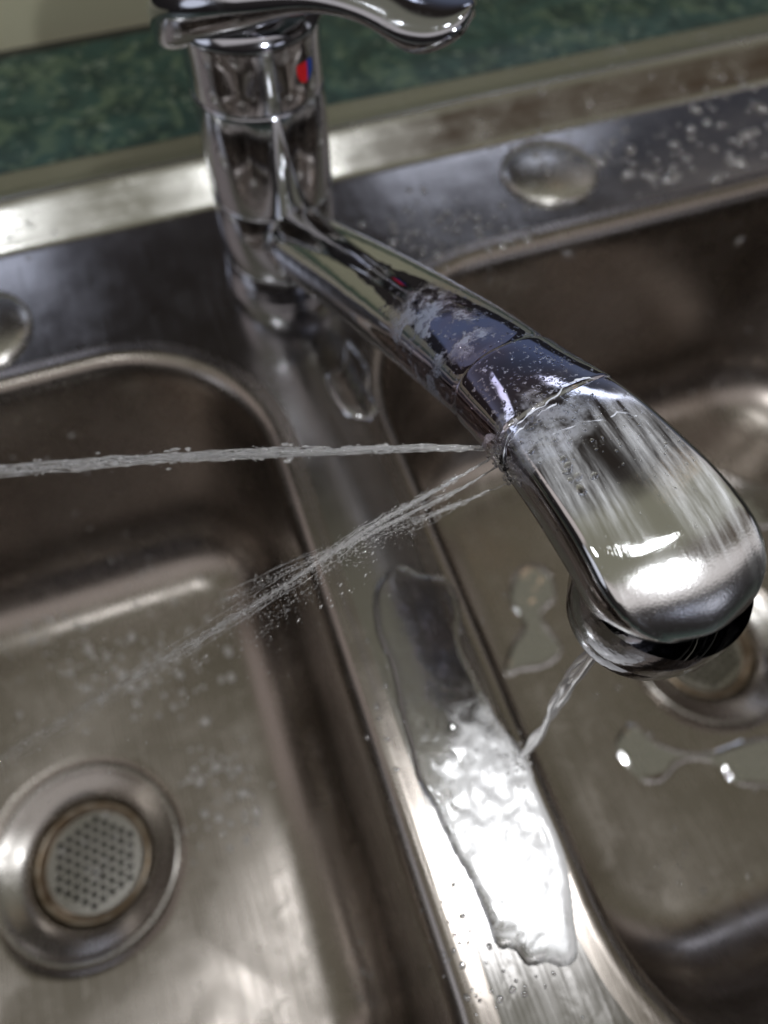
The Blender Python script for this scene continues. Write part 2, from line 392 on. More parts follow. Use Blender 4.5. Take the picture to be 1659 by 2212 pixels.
# raised rim all round, profile from the deck outwards
RP = [(0, 0), (1.5, 0.1), (3.0, 0.7), (4.2, 1.4), (8, 3.75), (12, 6.2), (16, 8.65), (19.0, 10.5), (20.8, 11.2), (22.4, 11.2), (24.2, 10.6), (28, 9.3), (36, 6.6), (43, 5.2), (47.2, 4.9), (48.0, 4.3), (48.2, 3.5)]
def rectring(d, z, n=60, r=10):
    P = rrect(DX0 - d, DX1 + d, DY0 - d, DY1 + d, max(0.001, r + d), 10, 40)
    return [(a, b, z) for a, b, _, _ in P]
rr = []
for d, z in RP:
    P = rrect(DX0 + 0, DX1, DY0, DY1, 0.01, 10, 40)
    ring = []
    for (a, b, nx, ny) in P:
        sc = 0.6 if (b < 100 and abs(ny) > 0.5) or abs(nx) > 0.5 else 1.0
        ring.append((a + nx * d * 0.6, b + ny * d * (1.0 if ny > 0 else 0.5), z))
    rr.append(ring)
V, Fc = loft(rr)
V = [(x, y, z + (0.25 * noise.noise(Vector((x / 60.0, y / 25.0, 3.1))) if z > 1 else 0)) for x, y, z in V]
o = mesh_obj('rim', V, Fc, M_RIM, sink)
if sum(pp.normal.z * pp.area for pp in o.data.polygons) < 0: o.data.flip_normals()
rim = o
# drains
for B in BOWLS:
    dx, dy = B['d']; z0 = DEPTH - 4.5
    fl = lathe_obj('drain_flange', dx, dy, [(41.6, z0 - 1.0), (41.4, z0 + 0.6), (40.6, z0 + 1.1), (39.6, z0 + 0.9), (38.4, z0 - 0.1), (36, z0 - 1.2), (32, z0 - 3.0), (29.2, z0 - 4.4), (27.6, z0 - 5.8), (26.8, z0 - 8.5), (26.6, z0 - 14)], M_DRAIN, sink)
    st_ = lathe_obj('strainer', dx, dy, [(26.4, z0 - 11.5), (25.9, z0 - 8.8), (25.0, z0 - 7.8), (24.0, z0 - 8.4), (23.0, z0 - 10.4), (21.6, z0 - 11.3)], M_BRASS, sink)
    bm = bmesh.new()
    loop(bm, [(dx + 21.6 * math.cos(2 * PI * k / 64), dy + 21.6 * math.sin(2 * PI * k / 64)) for k in range(64)], z0 - 11.3)
    pit = 4.55
    for i in range(-6, 7):
        for j in range(-6, 7):
            hx, hy = (i + 0.5 * (j % 2)) * pit, j * pit * 0.866
            ca, sa = math.cos(0.35), math.sin(0.35); hx, hy = hx * ca - hy * sa, hx * sa + hy * ca
            if math.hypot(hx, hy) < 19.4:
                loop(bm, [(dx + hx + 1.5 * math.cos(2 * PI * k / 12), dy + hy + 1.5 * math.sin(2 * PI * k / 12)) for k in range(12)], z0 - 11.3)
    bmesh.ops.triangle_fill(bm, edges=bm.edges[:], use_beauty=True)
    for f in bm.faces:
        if f.normal.z < 0: f.normal_flip()
    me = bpy.data.meshes.new('strainer_plate'); bm.to_mesh(me); bm.free(); me.materials.append(M_PLATE)
    pl = bpy.data.objects.new('strainer_plate', me); COL.objects.link(pl); pl.parent = st_
    lathe_obj('drain_pipe', dx, dy, [(26.6, z0 - 14), (26, z0 - 40), (0.1, z0 - 41)], M_DARK, sink)
# domed covers on the spare tap holes
for cx_, cy_, lab in ((170, 254, 'water spotted domed cover right of the faucet'), (-85, 241, 'domed cover at the left edge of the photo')):
    V, Fc = loft(lathe(cx_, cy_, [(22.3, 0.05), (22.0, 1.2), (21.0, 2.0), (18.5, 2.9), (14, 3.9), (9, 4.6), (4, 4.9), (0.05, 5.0)]), True, False, False)
    o = mesh_obj('tap_hole_cover', V, Fc, M_COVER, sink); fix_normals(o); o['label'] = lab

def bvh_of(objs):
    V, Fc = [], []
    for o in objs:
        k = len(V); V += [v.co / S for v in o.data.vertices]; Fc += [tuple(i + k for i in p.vertices) for p in o.data.polygons]
    return BVHTree.FromPolygons(V, Fc)
BV = bvh_of([c for c in sink.children if c.name.split('.')[0] in ('basin', 'deck', 'rim', 'drain_flange', 'tap_hole_cover')])
def surf(x, y):
    h = BV.ray_cast(Vector((x, y, 60)), Vector((0, 0, -1)))
    return (h[0], h[1]) if h[0] else (Vector((x, y, -150)), Vector((0, 0, 1)))

# ------------------------------------------------------------------ faucet
faucet = empty('kitchen_faucet', 'chrome single lever kitchen faucet with cracked, limescale crusted spout', 'faucet')
AX, AY = 40.0, 236.0
lathe_obj('base_ring', AX, AY, [(23.6, 0.0), (23.8, 1.0), (23.6, 3), (22.9, 6), (22.4, 12.4), (21.9, 13.0), (21.0, 13.1)], M_CHROME, faucet)
lathe_obj('swivel_sleeve', AX, AY, [(21.0, 13.0), (21.9, 13.5), (22.3, 14.2), (22.3, 41.2), (21.9, 41.9), (21.2, 42.0)], M_CHROME, faucet)
lathe_obj('body', AX, AY, [(21.2, 41.9), (21.9, 42.4), (22.1, 43.0), (22.0, 60), (21.8, 79.0), (21.4, 79.8), (20.6, 80.0)], M_CHROME, faucet)
cap = lathe_obj('cartridge_cap', AX, AY, [(20.6, 79.9), (21.4, 80.5), (21.7, 81.2), (21.7, 88), (21.8, 94), (22.3, 99), (23.2, 102.5), (12, 106), (0.05, 106.5)], M_CHROME, faucet)

A2 = Vector((AX, AY)); T2 = Vector((69.6, 26.6)); D2 = (T2 - A2).normalized(); N2 = Vector((-D2.y, D2.x))
SZ = [(0, 27.5), (20, 30.5), (35, 36.8), (75, 57.5), (106, 73), (133, 86), (150, 93.0), (166, 98.2), (181, 101.0), (195, 102.0), (202, 101.3), (208, 99.6), (216, 95.2)]
SW = [(0, 25), (35, 25.4), (75, 25.8), (106, 26.2), (133, 26.6), (150, 27.2), (166, 28.4), (181, 30.4), (195, 32.4), (203, 33.6), (217, 34.0)]
SH = [(0, 25), (35, 25), (106, 24.5), (133, 23), (150, 20.5), (166, 18.0), (181, 16.8), (195, 17.6), (203, 18.0), (208, 18.0), (216, 14)]
SE = [(0, 2.0), (100, 2.05), (150, 2.35), (175, 3.1), (195, 3.5), (224, 3.4)]
S_END, S_R = 215.0, 14.5
def spout_section(s, n=72):
    z = catmull(SZ, s); dz = (catmull(SZ, s + 0.7) - catmull(SZ, s - 0.7)) / 1.4
    w, h, e = catmull(SW, s) / 2, catmull(SH, s) / 2, catmull(SE, s)
    bl = 0.28 * max(0, min(1, (s - 149.6) / 0.5)) * max(0, min(1, (167.4 - s) / 0.5)); w += bl; h += bl
    s0 = S_END - S_R
    if s > s0:
        q = max(0.0, 1 - ((s - s0) / S_R) ** 2.35) ** (1 / 2.35); w *= max(q, 0.02); h *= 0.55 + 0.45 * q ** 0.7 if q > 0.3 else (0.55 + 0.45 * 0.3 ** 0.7) * (q / 0.3) ** 0.5 + 0.001
    tl = math.hypot(1, dz); t = Vector((D2.x / tl, D2.y / tl, dz / tl)); nn = Vector((N2.x, N2.y, 0)); u = nn.cross(t) * -1
    if u.z < 0: u = -u
    c = Vector((A2.x + D2.x * s, A2.y + D2.y * s, z)); ring = []; uv = []
    rl = math.radians(8.0) * max(0, min(1, (s - 150) / 25)); nn, u = nn * math.cos(rl) + u * math.sin(rl), u * math.cos(rl) - nn * math.sin(rl)
    fb = max(0, min(1, (s - 156) / 24)); fb = fb * fb * (3 - 2 * fb)
    for k in range(n):
        a = 2 * PI * k / n; ca, sa = math.cos(a), math.sin(a)
        x = math.copysign(abs(ca) ** (2 / e), ca); y = math.copysign(abs(sa) ** (2 / e), sa)
        # the head is a flat facet between rounded shoulders
        q_ = a / (PI / 2)
        if y >= 0:
            t_ = abs(math.cos(a)); w1 = 0.80
            if a > PI / 2: sg = -1
            else: sg = 1
            ph = min(a, PI - a) / (PI / 2)                  # 0 at the side, 1 on top
            if ph > 0.5: crn = 0.04 + 0.22 * max(0, min(1, (s - 192) / 18)); fx, fy = w1 * (1 - (ph - 0.5) / 0.5), 1.0 - crn * (1 - (ph - 0.5) / 0.5) ** 2
            else:
                b_ = ph / 0.5 * PI / 2; fx, fy = w1 + (1 - w1) * math.cos(b_), (0.96 - 0.22 * max(0, min(1, (s - 192) / 18))) * math.sin(b_) ** 0.85
            x = x * (1 - fb) + sg * fx * fb; y = y * (1 - fb) + fy * fb
        v = c + nn * (w * x) + u * (h * y); ring.append(tuple(v)); uv.append((s / 100.0, x * (w / max(0.01, catmull(SW, s) / 2))))
    return ring, uv
ss = [10 + 2.5 * i for i in range(int((205 - 10) / 2.5) + 1)]
s0 = S_END - S_R
ss = sorted(ss + [149.4, 149.85, 150.3, 151.0, 166.3, 166.9, 167.15, 167.6, 168.2])
ss = [x for x in ss if x < s0] + [s0 + S_R * math.sin(math.radians(a)) for a in (0, 8, 16, 24, 32, 40, 47, 54, 60, 66, 71, 76, 80, 84, 87, 89)]
rings, uvs = [], []
for s in ss:
    r_, u_ = spout_section(s); rings.append(r_); uvs += u_
V, Fc = loft(rings, True, False, True)
spout = mesh_obj('spout', V, Fc, M_SPOUT, faucet, True, uvs); fix_normals(spout)
BS = bvh_of([spout])
def on_spout(u, v):
    h = BS.ray_cast(CAM, raydir(u, v)); return h[0], h[1]
# collar where the spout meets the swivel sleeve
V, Fc = loft([[tuple(Vector(p) + (Vector(p) - Vector((A2.x + D2.x * s, A2.y + D2.y * s, catmull(SZ, s)))) * k) for p in spout_section(s)[0]] for s, k in ((16, .02), (22, .06), (24.5, .06), (25.5, 0.03), (26, -.02))])
o = mesh_obj('spout_collar', V, Fc, M_CHROME, faucet); fix_normals(o)
# outlet under the head
OX, OY = A2.x + D2.x * 204.2 + 0.3, A2.y + D2.y * 204.2
hous = lathe_obj('aerator_housing', OX, OY, [(16.0, 97), (16.2, 93), (16.1, 86.0), (15.8, 85.1), (15.0, 84.6), (14.6, 84.4)], M_DCHROME, faucet)
aer = lathe_obj('aerator', OX, OY, [(14.4, 84.8), (14.9, 84.3), (15.0, 83.6), (14.9, 79.4), (14.5, 78.2), (13.4, 77.6), (12.2, 77.8), (11.9, 79.0), (0.1, 79.1)], M_DCHROME, faucet)

# crusted crack line winding round the spout and a loose second edge of it
def bead(paths, rfn, mat, name, parent, n=7):
    V, Fc = [], []
    for path in paths:
        rings = []
        for i, c in enumerate(path):
            a = path[max(0, i - 1)]; b = path[min(len(path) - 1, i + 1)]; t = (b - a).normalized() if (b - a).length > 1e-6 else Vector((1, 0, 0))
            x = t.orthogonal().normalized(); ref = Vector((0.31, 0.17, 0.93)); x = (ref - t * ref.dot(t)).normalized(); y = t.cross(x)
            rad = rfn(i, len(path))
            rings.append([tuple(c + (x * math.cos(2 * PI * k / n) + y * math.sin(2 * PI * k / n)) * rad) for k in range(n)])
        v, f = loft(rings, True, True, True); o_ = len(V); V += v; Fc += [tuple(q + o_ for q in ff) for ff in f]
    o = mesh_obj(name, V, Fc, mat, parent); return o
def spout_curve(pxs, lift=0.0, jit=0.25, step=6):
    P = []
    for (a, b), (c_, d_) in zip(pxs, pxs[1:]):
        n = max(2, int(math.hypot(c_ - a, d_ - b) / step))
        for i in range(n):
            t = i / n; h, nr = on_spout(a + (c_ - a) * t, b + (d_ - b) * t)
            if h: h = h + Vector((0.6 * noise.noise(h * 0.35), 0.9 * noise.noise(h * 0.35 + Vector((9, 0, 0))), 0)) if lift == 0.0 and jit <= 0.3 else h; P.append(h + nr * lift + Vector((random.uniform(-jit, jit), random.uniform(-jit, jit), 0)) * 0.5)
    return P
crk = [spout_curve([(1090, 1000), (1092, 965), (1110, 925), (1150, 890), (1200, 850), (1245, 822), (1300, 816)]),
       spout_curve([(1190, 935), (1260, 912), (1330, 893), (1385, 903)]),
       spout_curve([(1095, 965), (1120, 930), (1165, 893), (1210, 868)], jit=0.6)]
rn = random.Random(3)
bead([q for q in crk if len(q) > 3], lambda i, n: max(0.02, 0.06 + 0.42 * noise.noise(Vector((i * 0.30, 1.7, n * 0.1))) * 0.8), M_LIME, 'crack', spout)
gap = [spout_curve([(1078, 985), (1086, 1004), (1096, 1024), (1108, 1046)], lift=0.0, jit=0.5, step=3), spout_curve([(1090, 975), (1084, 995), (1100, 1015)], jit=0.6, step=3)]
bead([q for q in gap if len(q) > 3], lambda i, n: 0.28 + 0.22 * noise.noise(Vector((i * 0.5, 4.7, n))), M_DARK, 'crack_gap', spout)
# hot and cold mark on the cap: a half red, half blue drop, following the cap's curve
def mark(name, mat, lo, hi):
    az0 = math.radians(-57); zc, hz, hw = 91.8, 4.8, 3.3; V, Fc = [], []; nu, nv = 12, 16
    for j in range(nv + 1):
        t = j / nv; zz = zc - hz + 2 * hz * t; wd = hw * math.sqrt(max(0, 1 - (2 * t - 1) ** 2))
        for i in range(nu + 1):
            q = lo + (hi - lo) * i / nu; x = q * wd; a = az0 + x / 21.0; r_ = interp([(80, 21.7), (88, 21.7), (94, 21.5), (99.5, 21.2)], zz) + 0.25
            V.append((AX + r_ * math.cos(a), AY + r_ * math.sin(a), zz))
    for j in range(nv):
        for i in range(nu): k = j * (nu + 1) + i; Fc.append((k, k + 1, k + nu + 2, k + nu + 1))
    return mesh_obj(name, V, Fc, mat, cap)
mark('hot_mark', M_RED, -1, 0.25); mark('cold_mark', M_BLUE, 0.25, 1)
# lever handle
LD = Vector((math.cos(math.radians(-42)), math.sin(math.radians(-42)), 0)); LN = Vector((-LD.y, LD.x, 0))
LS = [  # s, z, width, thickness
    (-27, 97.0, 8, 8), (-26, 98.5, 25, 17), (-22.5, 101.5, 39, 24), (-15, 105.0, 46.5, 27), (-7, 108.5, 49, 23), (2, 111, 48, 21), (11, 113, 44.5, 17.5), (19, 114.6, 38, 13),
    (27, 115.6, 30, 9.0), (35, 115.2, 25, 7.2), (43, 113.8, 22, 6.2), (50, 111.0, 21.5, 8.0), (55, 109.8, 22, 10.2), (60, 110.2, 21.5, 10.0), (65, 112.0, 19, 8.0), (68.5, 113.6, 15, 6), (70.0, 114.4, 8, 3.5)]
rings = []
for s, z, w, h in LS:
    c = Vector((AX, AY, 0)) + LD * s; ring = []
    for k in range(48):
        a = 2 * PI * k / 48; ca, sa = math.cos(a), math.sin(a); e = 2.5
        x = math.copysign(abs(ca) ** (2 / e), ca); y = math.copysign(abs(sa) ** (2 / e), sa)
        ring.append(tuple(c + LN * (w / 2 * x) + Vector((0, 0, z + h / 2 * y - (1.6 * x * x)))))
    rings.append(ring)
V, Fc = loft(rings, True, True, True)
lever = mesh_obj('lever_handle', V, Fc, M_CHROME, faucet); fix_normals(lever)
sm = lever.modifiers.new('s', 'SUBSURF'); sm.levels = 1; sm.render_levels = 2

# ------------------------------------------------------------------ water
ICO = None
def ico():
    global ICO
    if ICO is None:
        b = bmesh.new(); bmesh.ops.create_icosphere(b, subdivisions=2, radius=1.0)
        b.verts.ensure_lookup_table(); ICO = ([v.co.copy() for v in b.verts], [tuple(v.index for v in f.verts) for f in b.faces]); b.free()
    return ICO
def add_ball(V, Fc, c, r, ax=None, stretch=1.0):
    iv, fc = ico(); k = len(V)
    for v in iv:
        q = v * r
        if ax is not None: q = q + ax * (v.dot(ax) * r * (stretch - 1))
        V.append(tuple(c + q))
    Fc += [tuple(i + k for i in f) for f in fc]
def cap_drop(V, Fc, c, nrm, rx, ry, h, rot, n=18, wob=0.12):
    """sessile drop: a low dome with an uneven foot"""
    z = nrm.normalized(); x = z.cross(Vector((0.3, 1, 0.1))).normalized(); y = z.cross(x)
    x, y = x * math.cos(rot) + y * math.sin(rot), -x * math.sin(rot) + y * math.cos(rot)
    k0 = len(V); ph = random.uniform(0, 9); prof = [(1.0, -0.25), (0.985, 0.12), (0.93, 0.38), (0.80, 0.66), (0.58, 0.87), (0.30, 0.97)]
    for q, zz in prof:
        for k in range(n):
            a = 2 * PI * k / n; w = 1 + wob * (math.sin(2 * a + ph) + 0.6 * math.sin(3 * a + 2 * ph))
            V.append(tuple(c + x * (rx * q * w * math.cos(a)) + y * (ry * q * w * math.sin(a)) + z * (h * zz)))
    V.append(tuple(c + z * h)); top = len(V) - 1
    for i in range(len(prof) - 1):
        for k in range(n):
            a = k0 + i * n + k; b = k0 + i * n + (k + 1) % n; Fc.append((a, b, b + n, a + n))
    i = len(prof) - 1
    for k in range(n): Fc.append((k0 + i * n + k, k0 + i * n + (k + 1) % n, top))
def drops(name, label, zones, mat=M_DROP):
    """zones: (px polygon centre u, v, spread u, spread v, plane z, count, rmin, rmax)"""
    V, Fc = [], []
    for (u, v, su_, sv_, pz, cnt, r0, r1) in zones:
        placed = []
        for _ in range(cnt):
            uu, vv = random.gauss(u, su_), random.gauss(v, sv_); P0 = back(uu, vv, pz); c, nr = surf(P0.x, P0.y)
            r = r0 + (r1 - r0) * random.random() ** 2.4
            if any((c - q).length < (r + rq) * 1.15 for q, rq in placed): continue
            placed.append((c, r))
            cap_drop(V, Fc, c, nr, r * random.uniform(0.85, 1.3), r, r * random.uniform(0.45, 0.65), random.uniform(0, PI))
    o = mesh_obj(name, V, Fc, mat); tag(o, label, 'water drops', None, 'stuff'); return o
drops('deck_droplets', 'fine water droplets scattered on the steel deck right of the faucet', [
    (1000, 525, 80, 45, 0, 60, 1.0, 2.3), (930, 470, 60, 40, 0, 30, 0.8, 1.7), (1420, 340, 140, 45, 0, 55, 0.9, 2.4), (1600, 270, 90, 50, 0, 26, 1.0, 2.8),
    (1250, 330, 70, 60, 0, 30, 0.5, 1.6), (1190, 370, 50, 40, 0, 22, 0.7, 2.2)])
drops('rim_droplets', 'small water droplets along the raised back rim of the sink', [
    (1130, 290, 120, 30, 5, 26, 0.5, 1.1), (1500, 160, 120, 25, 5, 22, 0.5, 1.2), (40, 520, 50, 25, 3, 12, 0.6, 1.2)])
drops('bowl_droplets', 'water droplets sprayed over the floor of the left bowl', [
    (300, 1430, 90, 55, -137, 140, 1.0, 3.0), (490, 1690, 45, 50, -137, 75, 1.0, 2.8), (120, 1400, 60, 60, -137, 40, 0.6, 1.5), (300, 1250, 90, 40, -130, 30, 0.6, 1.4),
    (440, 1830, 40, 30, -137, 6, 0.8, 1.6), (780, 2100, 40, 60, -100, 10, 0.5, 1.2)], M_DROPW)
drops('sieve_droplets', 'water beads sitting on the left drain strainer', [(200, 1840, 50, 40, -148, 14, 0.9, 1.6)], M_DROPW)
drops('divider_droplets', 'small droplets on the strip between the two bowls', [
    (1000, 2010, 35, 70, 0, 34, 0.4, 1.0), (1130, 2120, 70, 45, 0, 18, 0.4, 0.9), (835, 1480, 20, 80, 0, 12, 0.5, 1.0), (900, 1090, 30, 90, 0, 8, 0.3, 0.7), (640, 900, 50, 60, 0, 6, 0.4, 0.8)])
drops('right_bowl_droplets', 'scattered droplets on the floor and back wall of the right bowl', [
    (1450, 1830, 110, 90, -136, 14, 0.7, 1.6), (1550, 850, 60, 30, -130, 14, 0.6, 1.4), (1250, 1350, 100, 120, -137, 16, 0.7, 1.6)])
# single big drops on the deck, each one its own thing
BIG = [(1450, 388, 4.6, 2.3, 0.1, 'widest, oblong water drop on the deck near the right bowl lip'),
       (1612, 295, 3.4, 3.0, 0.4, 'big bright round water drop high on the deck at the right'),
       (1590, 352, 4.2, 2.2, 2.5, 'elongated crooked water drop below the big bright round one'),
       (1358, 378, 2.6, 2.3, 0.2, 'round water drop right beside the domed cover, lower of two'),
       (1362, 325, 2.5, 2.3, 1.0, 'round water drop up and right of the domed cover, upper of two'),
       (1548, 388, 2.6, 2.2, 0.7, 'small water drop close to the bright lip of the right bowl'),
       (1296, 352, 2.3, 2.2, 0.3, 'water drop just touching the right edge of the domed cover'),
       (1410, 385, 2.0, 2.2, 1.5, 'small water drop left of the widest oblong drop'),
       (1500, 235, 3.4, 1.6, 2.2, 'flat dark slanting water drop near the back rim'),
       (1640, 232, 4.6, 1.8, 2.3, 'long slanting water drop at the right edge near the back rim'),
       (1240, 515, 3.0, 1.2, 0.3, 'flat water smear drop below the domed cover on the deck')]
for (u, v, rx, ry, rot, lab) in BIG:
    P0 = back(u, v, 0); c, nr = surf(P0.x, P0.y); V, Fc = [], []
    cap_drop(V, Fc, c, nr, rx * 1.3, ry * 1.3, min(rx, ry) * 0.85, rot, 24, 0.10)
    tag(mesh_obj('water_drop', V, Fc, M_DROP), lab, 'water drop', 'large water drops on the sink deck')
# droplets standing on the spout
V, Fc = [], []
for (u, v, su_, sv_, cnt, r0, r1) in ((850, 650, 40, 30, 16, .25, .6), (1000, 800, 70, 55, 90, .12, .42), (1170, 800, 60, 40, 110, .12, .40), (1180, 890, 60, 40, 90, .12, .45), (1100, 980, 30, 40, 40, .15, .5),
                                     (1230, 990, 45, 40, 14, .4, 1.0), (1400, 1250, 110, 90, 160, .07, .16), (1350, 950, 60, 50, 40, .12, .3), (960, 640, 40, 15, 24, .2, .5), (1160, 1170, 50, 90, 30, .1, .3), (1450, 1000, 50, 70, 40, .1, .3)):
    for _ in range(cnt):
        h, nr = on_spout(random.gauss(u, su_), random.gauss(v, sv_))
        if h: r = r0 + (r1 - r0) * random.random() ** 2; cap_drop(V, Fc, h, nr, r * random.uniform(.9, 1.6), r, r * 0.5, random.uniform(0, PI), 10, 0.1)
tag(mesh_obj('spout_droplets', V, Fc, M_WATER), 'tiny water beads clinging to the chrome spout around the crack', 'water drops', None, 'stuff')

# films and puddles: height field over a traced outline, dying to nothing at its edge
def inside(p, poly):
    c = False; j = len(poly) - 1
    for i in range(len(poly)):
        a, b = poly[i], poly[j]
        if (a[1] > p[1]) != (b[1] > p[1]) and p[0] < (b[0] - a[0]) * (p[1] - a[1]) / (b[1] - a[1]) + a[0]: c = not c
        j = i
    return c
def edist(p, poly):
    best = 1e9
    for i in range(len(poly)):
        ax, ay = poly[i]; bx, by = poly[(i + 1) % len(poly)]; dx, dy = bx - ax, by - ay
        t = max(0, min(1, ((p[0] - ax) * dx + (p[1] - ay) * dy) / (dx * dx + dy * dy + 1e-9)))
        best = min(best, math.hypot(p[0] - ax - t * dx, p[1] - ay - t * dy))
    return best
def smooth_poly(P, k=4):
    out = []; n = len(P)
    for i in range(n):
        p0, p1, p2, p3 = P[i - 1], P[i], P[(i + 1) % n], P[(i + 2) % n]
        for j in range(k):
            t = j / k
            out.append(tuple(0.5 * ((2 * p1[q]) + (-p0[q] + p2[q]) * t + (2 * p0[q] - 5 * p1[q] + 4 * p2[q] - p3[q]) * t * t + (-p0[q] + 3 * p1[q] - 3 * p2[q] + p3[q]) * t ** 3) for q in (0, 1)))
    return out
def film(name, pxs, pz, hmax, wedge, step, ripple, label, cat, mat=M_WATER, group=None, rscale=4.0, rfield=None):
    poly = smooth_poly([tuple(back(u, v, pz)[:2]) for u, v in pxs])
    x0 = min(q[0] for q in poly) - 2; x1 = max(q[0] for q in poly) + 2; y0 = min(q[1] for q in poly) - 2; y1 = max(q[1] for q in poly) + 2
    nx, ny = int((x1 - x0) / step) + 2, int((y1 - y0) / step) + 2; idx = {}; V = []; Fc = []; keep = {}
    for j in range(ny):
        for i in range(nx):
            x, y = x0 + i * step, y0 + j * step; ins = inside((x, y), poly); d = edist((x, y), poly)
            if not ins and d > step * 1.6: continue
            c, nr = surf(x, y)
            if ins:
                t = min(1, d / wedge); hh = hmax * math.sqrt(max(0, 1 - (1 - t) ** 2))
                rp = ripple * (rfield(x, y) if rfield else 1.0)
                hh += t * rp * (noise.noise(Vector((x / rscale, y / rscale, 2.3))) + 0.5 * noise.noise(Vector((x / rscale * 2.3, y / rscale * 2.3, 7.7))))
                hh = max(hh, 0.05 * t)
            else: hh = -d * hmax / wedge * 1.2 - 0.02
            idx[i, j] = len(V); V.append((c.x, c.y, c.z + hh)); keep[i, j] = ins
    for j in range(ny - 1):
        for i in range(nx - 1):
            q = [(i, j), (i + 1, j), (i + 1, j + 1), (i, j + 1)]
            if all(k in idx for k in q) and any(keep[k] for k in q): Fc.append(tuple(idx[k] for k in q))
    o = mesh_obj(name, V, Fc, mat); tag(o, label, cat, group); return o
hit = back(1150, 1720, 0)
film('water_puddle', [(806, 1290), (822, 1248), (860, 1222), (905, 1240), (960, 1250), (992, 1300), (1000, 1400), (1040, 1480), (1075, 1560), (1130, 1625), (1165, 1720), (1205, 1810), (1228, 1890), (1240, 1990), (1246, 2065),
                      (1215, 2088), (1180, 2078), (1140, 2085), (1110, 2050), (1075, 2045), (1050, 1980), (1015, 1900), (975, 1830), (940, 1750), (905, 1690), (885, 1610), (865, 1540), (845, 1440), (815, 1370)],
     0, 1.2, 3.0, 0.7, 0.30, 'long rippling puddle of water running along the strip between the bowls', 'puddle', M_WATER, None, 5.0,
     lambda x, y: 0.12 + 1.1 * math.exp(-((x - hit.x) ** 2 + (y - hit.y) ** 2) / 900.0))
M_PUD = M_DROP
film('water_puddle', [(745, 735), (775, 762), (800, 810), (800, 850), (818, 880), (800, 908), (765, 905), (735, 885), (712, 850), (702, 810), (730, 800), (742, 780)],
     0, 1.5, 2.4, 0.6, 0.03, 'small clear tongue of water under the spout between faucet and bowls', 'puddle', M_PUD)
film('water_puddle', [(1110, 1240), (1150, 1215), (1190, 1235), (1200, 1290), (1170, 1330), (1215, 1400), (1180, 1440), (1130, 1450), (1090, 1460), (1100, 1400), (1130, 1345), (1100, 1300)],
     -137, 1.0, 4.5, 0.9, 0.10, 'clear water patch with crooked edge on right bowl floor left of spout', 'puddle', M_PUD)
film('water_puddle', [(1330, 1610), (1370, 1560), (1420, 1600), (1520, 1625), (1640, 1590), (1730, 1600), (1760, 1690), (1660, 1700), (1590, 1690), (1560, 1655), (1520, 1640), (1470, 1650), (1430, 1690), (1380, 1680)],
     -137, 0.8, 5.0, 0.9, 0.15, 'shallow rippled water patch beneath the right drain ring', 'puddle', M_PUD)
film('water_puddle', [(1460, 1040), (1540, 1015), (1640, 1045), (1720, 1060), (1700, 1130), (1600, 1140), (1500, 1110)],
     -137, 1.6, 4.0, 0.9, 0.05, 'thin water patch on right bowl floor at the right edge', 'puddle', M_PUD)

def puddle_mat():
    mt, g, p = newmat('puddle_water_glare')
    t_ = g.n('ShaderNodeTexCoord').outputs['Object']
    c0 = Vector((BOTP.x - 4, BOTP.y - 8, 0)) * S
    mp = g.mapping(t_, (1, 0.62, 0), (0, 0, 0), (-c0.x, -c0.y * 0.62, 0))
    ln = g.n('ShaderNodeVectorMath', operation='LENGTH'); g.l(mp, ln.inputs[0])
    n_ = g.noise(t_, 170, 5, 0.65, dist=0.8)
    d_ = g.math('ADD', ln.outputs['Value'], g.math('MULTIPLY', g.math('SUBTRACT', n_, 0.5), 0.030))
    w = g.math('MULTIPLY', g.mr(d_, 0.028, 0.013), 1.0)  # white zone painted where lamp glare shows on the ripples
    p.inputs['Roughness'].default_value = 0.04; p.inputs['IOR'].default_value = 1.33
    p.inputs['Coat Weight'].default_value = 1; p.inputs['Coat IOR'].default_value = 2.1
    g.l(g.math('ADD', 0.05, g.math('MULTIPLY', w, 0.30)), p.inputs['Coat Roughness'])
    g.l(g.math('SUBTRACT', 1.0, g.math('MULTIPLY', w, 0.8)), p.inputs['Transmission Weight'])
    return mt
BOTP = hit
film_main = [o for o in COL.objects if o.name == 'water_puddle'][0]
film_main.data.materials.clear(); film_main.data.materials.append(puddle_mat())
def path_of(pts, n):
    """pts: (u, v, z) -> smooth world path of n samples"""
    W = [back(u, v, z) for u, v, z in pts]; m_ = len(W); out = []
    for i in range(n):
        t = i / (n - 1) * (m_ - 1); k = min(int(t), m_ - 2); f = t - k
        p0 = W[max(0, k - 1)]; p1 = W[k]; p2 = W[k + 1]; p3 = W[min(m_ - 1, k + 2)]
        out.append(0.5 * ((2 * p1) + (p2 - p0) * f + (2 * p0 - 5 * p1 + 4 * p2 - p3) * f * f + (3 * p1 - p0 - 3 * p2 + p3) * f ** 3))
    return out
